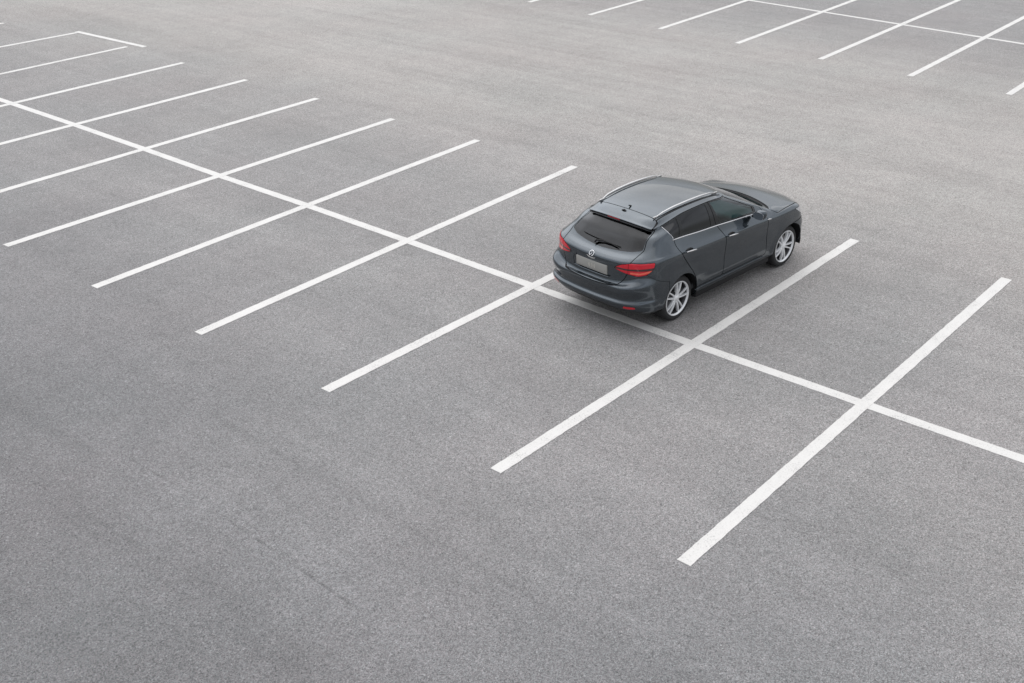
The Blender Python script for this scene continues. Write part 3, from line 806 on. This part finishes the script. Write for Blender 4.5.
# ------------------------------------------------------------------ asphalt
def mat_asphalt():
    m = bpy.data.materials.new('asphalt'); m.use_nodes = True
    b = m.node_tree.nodes['Principled BSDF']; tc = nd(m, 'ShaderNodeTexCoord')
    def noise(scale, detail=4, rough=.55, vec=None, dist=0.0):
        n = nd(m, 'ShaderNodeTexNoise'); n.inputs['Scale'].default_value = scale; n.inputs['Detail'].default_value = detail
        n.inputs['Roughness'].default_value = rough; n.inputs['Distortion'].default_value = dist
        lk(m, vec if vec is not None else tc.outputs['Object'], n.inputs['Vector']); return n.outputs['Fac']
    def mp(sx, sy, rz=0):
        n = nd(m, 'ShaderNodeMapping'); n.inputs['Scale'].default_value = (sx, sy, 1); n.inputs['Rotation'].default_value = (0, 0, rz)
        lk(m, tc.outputs['Object'], n.inputs['Vector']); return n.outputs['Vector']
    def math_(op, a, c, clamp=False):
        n = nd(m, 'ShaderNodeMath', operation=op, use_clamp=clamp)
        for i, v in enumerate((a, c)):
            if isinstance(v, (int, float)): n.inputs[i].default_value = v
            else: lk(m, v, n.inputs[i])
        return n.outputs[0]
    def rng(v, a, c, d, e):
        n = nd(m, 'ShaderNodeMapRange'); lk(m, v, n.inputs['Value'])
        for k, x in zip(('From Min', 'From Max', 'To Min', 'To Max'), (a, c, d, e)): n.inputs[k].default_value = x
        return n.outputs['Result']
    # stone chips
    vo = nd(m, 'ShaderNodeTexVoronoi'); vo.inputs['Scale'].default_value = 115; lk(m, tc.outputs['Object'], vo.inputs['Vector'])
    sep = nd(m, 'ShaderNodeSeparateColor'); lk(m, vo.outputs['Color'], sep.inputs['Color'])
    vo2 = nd(m, 'ShaderNodeTexVoronoi'); vo2.inputs['Scale'].default_value = 38; lk(m, tc.outputs['Object'], vo2.inputs['Vector'])
    sep2 = nd(m, 'ShaderNodeSeparateColor'); lk(m, vo2.outputs['Color'], sep2.inputs['Color'])
    chips = rng(sep.outputs['Red'], 0, 1, .60, 1.40)
    vo3 = nd(m, 'ShaderNodeTexVoronoi'); vo3.inputs['Scale'].default_value = 75; lk(m, tc.outputs['Object'], vo3.inputs['Vector'])
    sep3 = nd(m, 'ShaderNodeSeparateColor'); lk(m, vo3.outputs['Color'], sep3.inputs['Color'])
    pits = math_('MULTIPLY', rng(sep3.outputs['Red'], .90, .94, 1, .68), rng(sep3.outputs['Green'], .93, .97, 1, 1.32))
    chips2 = rng(sep2.outputs['Green'], 0, 1, .92, 1.08)
    fine = rng(noise(60, 3, .7), .25, .75, .84, 1.16)
    mid = rng(noise(2.4, 5, .6), .3, .7, .95, 1.05)
    blot = rng(noise(.55, 4, .55, dist=.4), .3, .7, .95, 1.05)
    big = rng(noise(.13, 3, .5), .3, .7, .95, 1.05)
    strk = rng(noise(1.0, 4, .6, mp(.75, .05)), .3, .7, .93, 1.07)
    strk2 = rng(noise(1.0, 3, .6, mp(3.0, .10, R(2))), .3, .7, .955, 1.045)
    # aisle between the bay blocks worn paler; near ground darkened as painted lens vignetting
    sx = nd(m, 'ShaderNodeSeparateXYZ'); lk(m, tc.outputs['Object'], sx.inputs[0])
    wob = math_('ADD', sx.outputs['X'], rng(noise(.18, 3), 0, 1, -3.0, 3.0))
    lane_vignette = math_('MULTIPLY', rng(wob, 1.0, 7.5, 0, 1), rng(wob, 14.0, 22.0, 1, 0))
    lane_vignette = math_('MULTIPLY', rng(lane_vignette, 0, 1, .93, 1.24), rng(wob, -9.0, -1.4, .59, 1.0))
    lane_vignette_raw = rng(lane_vignette, .7, 1.2, 0, 1)  # tint mask: near ground also cooled along with the painted vignetting
    v = .285
    for f in (chips, pits, chips2, fine, mid, blot, big, strk, strk2, lane_vignette): v = math_('MULTIPLY', v, f)
    # hairline cracks, two scuffs and the paving joints
    def line_mask(ax, ay, bx, by, w, wander, sc=3.0):
        dx, dy = bx - ax, by - ay; L = math.hypot(dx, dy); nx, ny = -dy / L, dx / L
        d = math_('ADD', math_('MULTIPLY', sx.outputs['X'], nx), math_('MULTIPLY', sx.outputs['Y'], ny))
        d = math_('SUBTRACT', d, ax * nx + ay * ny)
        d = math_('ADD', d, rng(noise(sc, 4, .6), 0, 1, -wander, wander))
        d = math_('ABSOLUTE', d, 0)
        t = math_('ADD', math_('MULTIPLY', sx.outputs['X'], dx / L), math_('MULTIPLY', sx.outputs['Y'], dy / L))
        t = math_('SUBTRACT', t, ax * dx / L + ay * dy / L)
        e = math_('MULTIPLY', rng(t, 0, .6, 0, 1), rng(t, L - .6, L, 1, 0))
        brk = rng(noise(4.5, 2), .42, .60, .15, 1)
        return math_('MULTIPLY', math_('MULTIPLY', rng(d, w * .4, w, 1, 0), e), brk)
    for (ax, ay, bx, by, w, wa, k, sc) in LINES_DARK:
        v = math_('MULTIPLY', v, rng(line_mask(ax, ay, bx, by, w, wa, sc), 0, 1, 1, k))
    comb = nd(m, 'ShaderNodeCombineColor')
    warm = rng(noise(.3, 3), .3, .7, .985, 1.02)
    hue = rng(sep.outputs['Blue'], 0, 1, .96, 1.05)
    lk(m, math_('MULTIPLY', math_('MULTIPLY', v, warm), hue), comb.inputs['Red']); lk(m, math_('MULTIPLY', v, rng(lane_vignette_raw, 0, 1, .988, .956)), comb.inputs['Green'])
    lk(m, math_('MULTIPLY', v, rng(lane_vignette_raw, 0, 1, .995, .905)), comb.inputs['Blue'])
    lk(m, comb.outputs[0], b.inputs['Base Color'])
    b.inputs['Roughness'].default_value = .82; b.inputs['Specular IOR Level'].default_value = .35
    bp = nd(m, 'ShaderNodeBump'); bp.inputs['Strength'].default_value = .55; bp.inputs['Distance'].default_value = .006
    hgt = math_('ADD', math_('MULTIPLY', vo.outputs['Distance'], -1.0), noise(120, 2, .6))
    lk(m, hgt, bp.inputs['Height']); lk(m, bp.outputs['Normal'], b.inputs['Normal'])
    return m
LINES_DARK = [(-5.1, 9.0, -5.25, .5, .05, .02, .92, .5), (-7.2, 6.5, -7.0, 1.5, .04, .02, .90, .5), (7.5, 22.0, 9.0, 2.0, .14, .05, .92, .6), (11.5, 24.0, 12.6, 4.0, .18, .05, .92, .6), (9.6, 21.0, 11.2, 3.0, .12, .05, .93, .6),
              (-6.31, 6.1, -6.27, 4.5, .020, .012, .74, .8), (-6.28, 4.05, -6.36, 1.5, .022, .012, .68, .8),
              (-3.1, 3.8, -2.35, .1, .012, .05, .84, 1.2), (-2.86, .2, -2.66, -1.5, .014, .16, .80, 1.6), (-2.72, -.3, -3.1, -1.9, .012, .2, .84, 2.0),
              (5.3, 24.5, 7.6, 9.0, .03, .2, .90, .6), (2.6, 26.2, 9.4, 28.9, .04, .3, .86, .5), (11.2, 26.0, 10.4, 31.0, .04, .3, .86, .5)]
M_ASPHALT = mat_asphalt()
bm = bmesh.new()
gv = [bm.verts.new(p) for p in ((-300, -300, 0), (300, -300, 0), (300, 300, 0), (-300, 300, 0))]; bm.faces.new(gv)
ground = from_bm('ground', bm, M_ASPHALT); tag(ground, kind='structure', label='pale grey asphalt of the open parking lot')

# ------------------------------------------------------------------ painted lines
def mat_line():
    m = mat('road_paint', (.74, .73, .71), .6); b = m.node_tree.nodes['Principled BSDF']; tc = nd(m, 'ShaderNodeTexCoord')
    geo = nd(m, 'ShaderNodeNewGeometry')
    n1 = nd(m, 'ShaderNodeTexNoise'); n1.inputs['Scale'].default_value = 70; n1.inputs['Detail'].default_value = 4; n1.inputs['Roughness'].default_value = .7
    n2 = nd(m, 'ShaderNodeTexNoise'); n2.inputs['Scale'].default_value = 3; n2.inputs['Detail'].default_value = 5
    for n in (n1, n2): lk(m, geo.outputs['Position'], n.inputs['Vector'])
    ad = nd(m, 'ShaderNodeMath', operation='MULTIPLY_ADD'); lk(m, n2.outputs['Fac'], ad.inputs[0]); ad.inputs[1].default_value = .45; lk(m, n1.outputs['Fac'], ad.inputs[2])
    cr = nd(m, 'ShaderNodeValToRGB'); lk(m, ad.outputs[0], cr.inputs['Fac'])
    e = cr.color_ramp.elements; e[0].position = .50; e[0].color = (.32, .315, .305, 1); e[1].position = .64; e[1].color = (.62, .605, .58, 1)
    x = e.new(.9); x.color = (.68, .665, .64, 1)
    lk(m, cr.outputs['Color'], b.inputs['Base Color'])
    bp = nd(m, 'ShaderNodeBump'); bp.inputs['Strength'].default_value = .35; bp.inputs['Distance'].default_value = .004
    vo = nd(m, 'ShaderNodeTexVoronoi'); vo.inputs['Scale'].default_value = 95; lk(m, geo.outputs['Position'], vo.inputs['Vector'])
    lk(m, vo.outputs['Distance'], bp.inputs['Height']); lk(m, bp.outputs['Normal'], b.inputs['Normal'])
    return m
M_LINE = mat_line()
def line(name, a, b, w, top, label, group):
    a, b = Vector((*a, 0)), Vector((*b, 0)); L = (b - a).length; t = (b - a) / L; nrm = Vector((-t.y, t.x, 0))
    n = max(4, int(L / .06)); o0 = a
    V, F = [], []
    jit = lambda: random.uniform(-.0035, .0035)
    for i in range(n + 1):
        c = t * (L * i / n)
        for sgn in (-1, 1):
            e = c + nrm * sgn * (w / 2 + jit()) + (t * jit() if i in (0, n) else Vector())
            V += [(e.x, e.y, .0005), (e.x, e.y, top)]
    for i in range(n):
        k = i * 4
        F += [(k + 1, k + 5, k + 7, k + 3), (k, k + 4, k + 5, k + 1), (k + 3, k + 7, k + 6, k + 2)]
    F += [(0, 1, 3, 2), (n * 4 + 2, n * 4 + 3, n * 4 + 1, n * 4)]
    o = obj(name, V, F, M_LINE, smooth=False); o.location = o0
    return tag(o, label, 'painted line', group)

S_ = 2.51920812
ROW = 'white bay lines of the row with the car'
near = {0: ((-1.561, .028), (1.868, -.018)), 1: ((-1.557, .96), (1.858, .914)), 2: ((-1.571, 2.022), (1.862, 2.02)), 3: ((-1.605, 2.981), (1.862, 3.134)),
        4: ((-1.641, 3.917), (1.876, 4.121)), 5: ((-1.662, 4.885), (1.861, 5.066)), 6: ((-1.67, 5.83), (1.875, 6.053)), 7: ((-1.68, 6.84), (1.88, 7.073)),
        8: ((-1.70, 7.83), (1.895, 8.11))}
LAB = {0: 'thick white bay line nearest the camera, ending lowest and furthest right in the row',
       1: 'white bay line running close along the right flank of the car',
       2: 'white bay line partly hidden behind the car on its left side',
       3: 'white bay line first to the left of the one hidden by the car',
       4: 'white bay line second to the left of the one hidden by the car',
       5: 'white bay line third to the left of the one hidden by the car',
       6: 'white bay line fourth to the left of the one hidden by the car',
       7: 'white bay line fifth to the left of the one hidden by the car',
       8: 'white bay line crossing the long centre line at the left edge of the photo'}
sc = lambda p: (p[0] * S_, p[1] * S_)
for k, (a, b) in near.items():
    line('bay_line', sc(a), sc(b), .15, .006, LAB[k], ROW)
line('bay_line', (-2.0, 22.55), (4.86, 23.11), .13, .006, 'thin white bay line ending just short of the slanting end line at upper left', ROW)
line('bay_line', (-2.0, 25.43), (4.93, 25.73), .13, .006, 'thin white bay line meeting the back corner of the slanting end line at upper left', ROW)
line('bay_line', (-1.5, 28.75), (4.26, 28.55), .13, .006, 'tiny stub of white bay line at the upper left edge, furthest back in its row', ROW)
line('end_line', (5.02, 25.86), (5.17, 22.72), .15, .006, 'short white end line closing the outermost bay at upper left', 'white closing lines')
# long spine of the near block, following its slight waver
sp = [(-.07, -8.0), (-.050, -1.80), (-.063, .02), (-.066, 2.42), (-.01, 5.19), (.033, 7.71), (.048, 10.16), (.025, 12.55), (.042, 14.99), (.044, 17.54), (.02, 20.07), (.0, 23.0)]
def polyline(name, pts, w, top, label, group):
    P = [Vector((*p, 0)) for p in pts]; o0 = P[0].copy(); V, F = [], []
    seg = []
    for a, b in zip(P, P[1:]):
        n = max(2, int((b - a).length / .08)); seg += [a + (b - a) * i / n for i in range(n)]
    seg.append(P[-1])
    for i, p in enumerate(seg):
        t = (seg[min(i + 1, len(seg) - 1)] - seg[max(i - 1, 0)]).normalized(); nrm = Vector((-t.y, t.x, 0))
        for sgn in (-1, 1):
            e = p - o0 + nrm * sgn * (w / 2 + random.uniform(-.0035, .0035)); V += [(e.x, e.y, .0005), (e.x, e.y, top)]
    for i in range(len(seg) - 1):
        k = i * 4; F += [(k + 1, k + 5, k + 7, k + 3), (k, k + 4, k + 5, k + 1), (k + 3, k + 7, k + 6, k + 2)]
    n = len(seg) - 1; F += [(0, 1, 3, 2), (n * 4 + 2, n * 4 + 3, n * 4 + 1, n * 4)]
    o = obj(name, V, F, M_LINE, smooth=False); o.location = o0
    return tag(o, label, 'painted line', group)
polyline('centre_line', sp, .158, .004, 'long white centre line passing under the tail of the car and crossing its row', 'long white centre lines')
FAR = 'white bay lines of the far row'
far = [((16.9, 19.0), (22.0, 19.3), 'tiny white line tip cut by the top edge, leftmost in the far row'),
       ((16.49, 16.29), (21.97, 16.60), 'short white bay line at the top edge, second from the left in the far row'),
       ((16.16, 13.53), (21.84, 13.85), 'white far-row bay line meeting the left end of the far centre line at top'),
       ((15.95, 10.88), (26.5, 11.32), 'white far-row bay line straight above the car bonnet, crossing the far centre line'),
       ((15.72, 8.31), (26.4, 8.64), 'white far-row bay line second from the right edge, crossing the far centre line'),
       ((15.53, 5.84), (26.2, 6.12), 'white far-row bay line crossing the far centre line nearest the right edge'),
       ((15.33, 3.42), (26.0, 3.66), 'white far-row bay line cut by the right edge, only its near end showing')]
for a, b, l in far: line('bay_line', a, b, .15, .006, l, FAR)
polyline('centre_line', [(21.86, 13.93), (21.05, 4.89), (20.6, -1.0)], .15, .004, 'thin white far centre line slanting across the top right corner', 'long white centre lines')

# ------------------------------------------------------------------ light, sky, camera
SUN_EL, SUN_AZ = 60.0, 48.0       # azimuth counted from +X towards +Y
w = bpy.data.worlds.new('World'); SC.world = w; w.use_nodes = True
nt = w.node_tree; bg = nt.nodes['Background']
sky = nt.nodes.new('ShaderNodeTexSky'); sky.sky_type = 'NISHITA'; sky.sun_disc = False
sky.sun_elevation = R(SUN_EL); sky.sun_rotation = R(90 - SUN_AZ); sky.air_density = 1.0; sky.dust_density = .6; sky.ozone_density = 1.0
hs = nt.nodes.new('ShaderNodeHueSaturation'); hs.inputs['Saturation'].default_value = .16
nt.links.new(sky.outputs[0], hs.inputs['Color'])
# overcast: soft banks of cloud modulate the sky
tcw = nt.nodes.new('ShaderNodeTexCoord'); mpw = nt.nodes.new('ShaderNodeMapping'); mpw.inputs['Scale'].default_value = (1, 1, 1.6)
nzw = nt.nodes.new('ShaderNodeTexNoise'); nzw.inputs['Scale'].default_value = 1.7; nzw.inputs['Detail'].default_value = 5; nzw.inputs['Roughness'].default_value = .5
mrw = nt.nodes.new('ShaderNodeMapRange')
for k, x in zip(('From Min', 'From Max', 'To Min', 'To Max'), (.3, .7, .60, 1.45)): mrw.inputs[k].default_value = x
mul = nt.nodes.new('ShaderNodeVectorMath'); mul.operation = 'SCALE'
nt.links.new(tcw.outputs['Generated'], mpw.inputs['Vector']); nt.links.new(mpw.outputs[0], nzw.inputs['Vector']); nt.links.new(nzw.outputs['Fac'], mrw.inputs['Value'])
nt.links.new(hs.outputs[0], mul.inputs[0]); nt.links.new(mrw.outputs[0], mul.inputs['Scale']); nt.links.new(mul.outputs[0], bg.inputs['Color'])
geo = nt.nodes.new('ShaderNodeSeparateXYZ'); nt.links.new(tcw.outputs['Generated'], geo.inputs[0])
mre = nt.nodes.new('ShaderNodeMapRange'); mre.interpolation_type = 'SMOOTHSTEP'
for k, x in zip(('From Min', 'From Max', 'To Min', 'To Max'), (-.02, .62, .24, 1.25)): mre.inputs[k].default_value = x
nt.links.new(geo.outputs['Z'], mre.inputs['Value'])
mm = nt.nodes.new('ShaderNodeMath'); mm.operation = 'MULTIPLY'; nt.links.new(mre.outputs[0], mm.inputs[0]); nt.links.new(mrw.outputs['Result'], mm.inputs[1])
nt.links.new(mm.outputs[0], mul.inputs['Scale'])
bg.inputs['Strength'].default_value = .15
sun = bpy.data.lights.new('sun', 'SUN'); sun.energy = .5; sun.angle = R(95); sun.color = (1, .93, .84)
so = bpy.data.objects.new('sun', sun); COL.objects.link(so)
sd = Vector((math.cos(R(SUN_EL)) * math.cos(R(SUN_AZ)), math.cos(R(SUN_EL)) * math.sin(R(SUN_AZ)), math.sin(R(SUN_EL))))
so.rotation_euler = sd.to_track_quat('Z', 'Y').to_euler(); so.location = (0, 0, 30)

cam = bpy.data.cameras.new('camera'); co = bpy.data.objects.new('camera', cam); COL.objects.link(co); SC.camera = co
yaw, pit, rol = 0.6984234, 0.4802754, 0.0030838
fw = Vector((math.cos(yaw) * math.cos(pit), math.sin(yaw) * math.cos(pit), -math.sin(pit)))
rt = Vector((math.sin(yaw), -math.cos(yaw), 0)); up = rt.cross(fw)
r2 = rt * math.cos(rol) + up * math.sin(rol); u2 = -rt * math.sin(rol) + up * math.cos(rol)
M = Matrix((r2, u2, -fw)).transposed().to_4x4()
M.translation = (-4.461882 * S_, -1.566753 * S_, 2.621878 * S_)
co.matrix_world = M
cam.sensor_width = 36; cam.sensor_fit = 'HORIZONTAL'; cam.lens = 1096.0175 / 1024 * 36; cam.clip_start = .1; cam.clip_end = 2000
vs = SC.view_settings; vs.view_transform = 'Standard'; vs.look = 'None'; vs.gamma = 1; vs.use_curve_mapping = False; vs.exposure = .80
SC.render.engine = 'CYCLES'; SC.cycles.max_bounces = 10; SC.cycles.transparent_max_bounces = 12
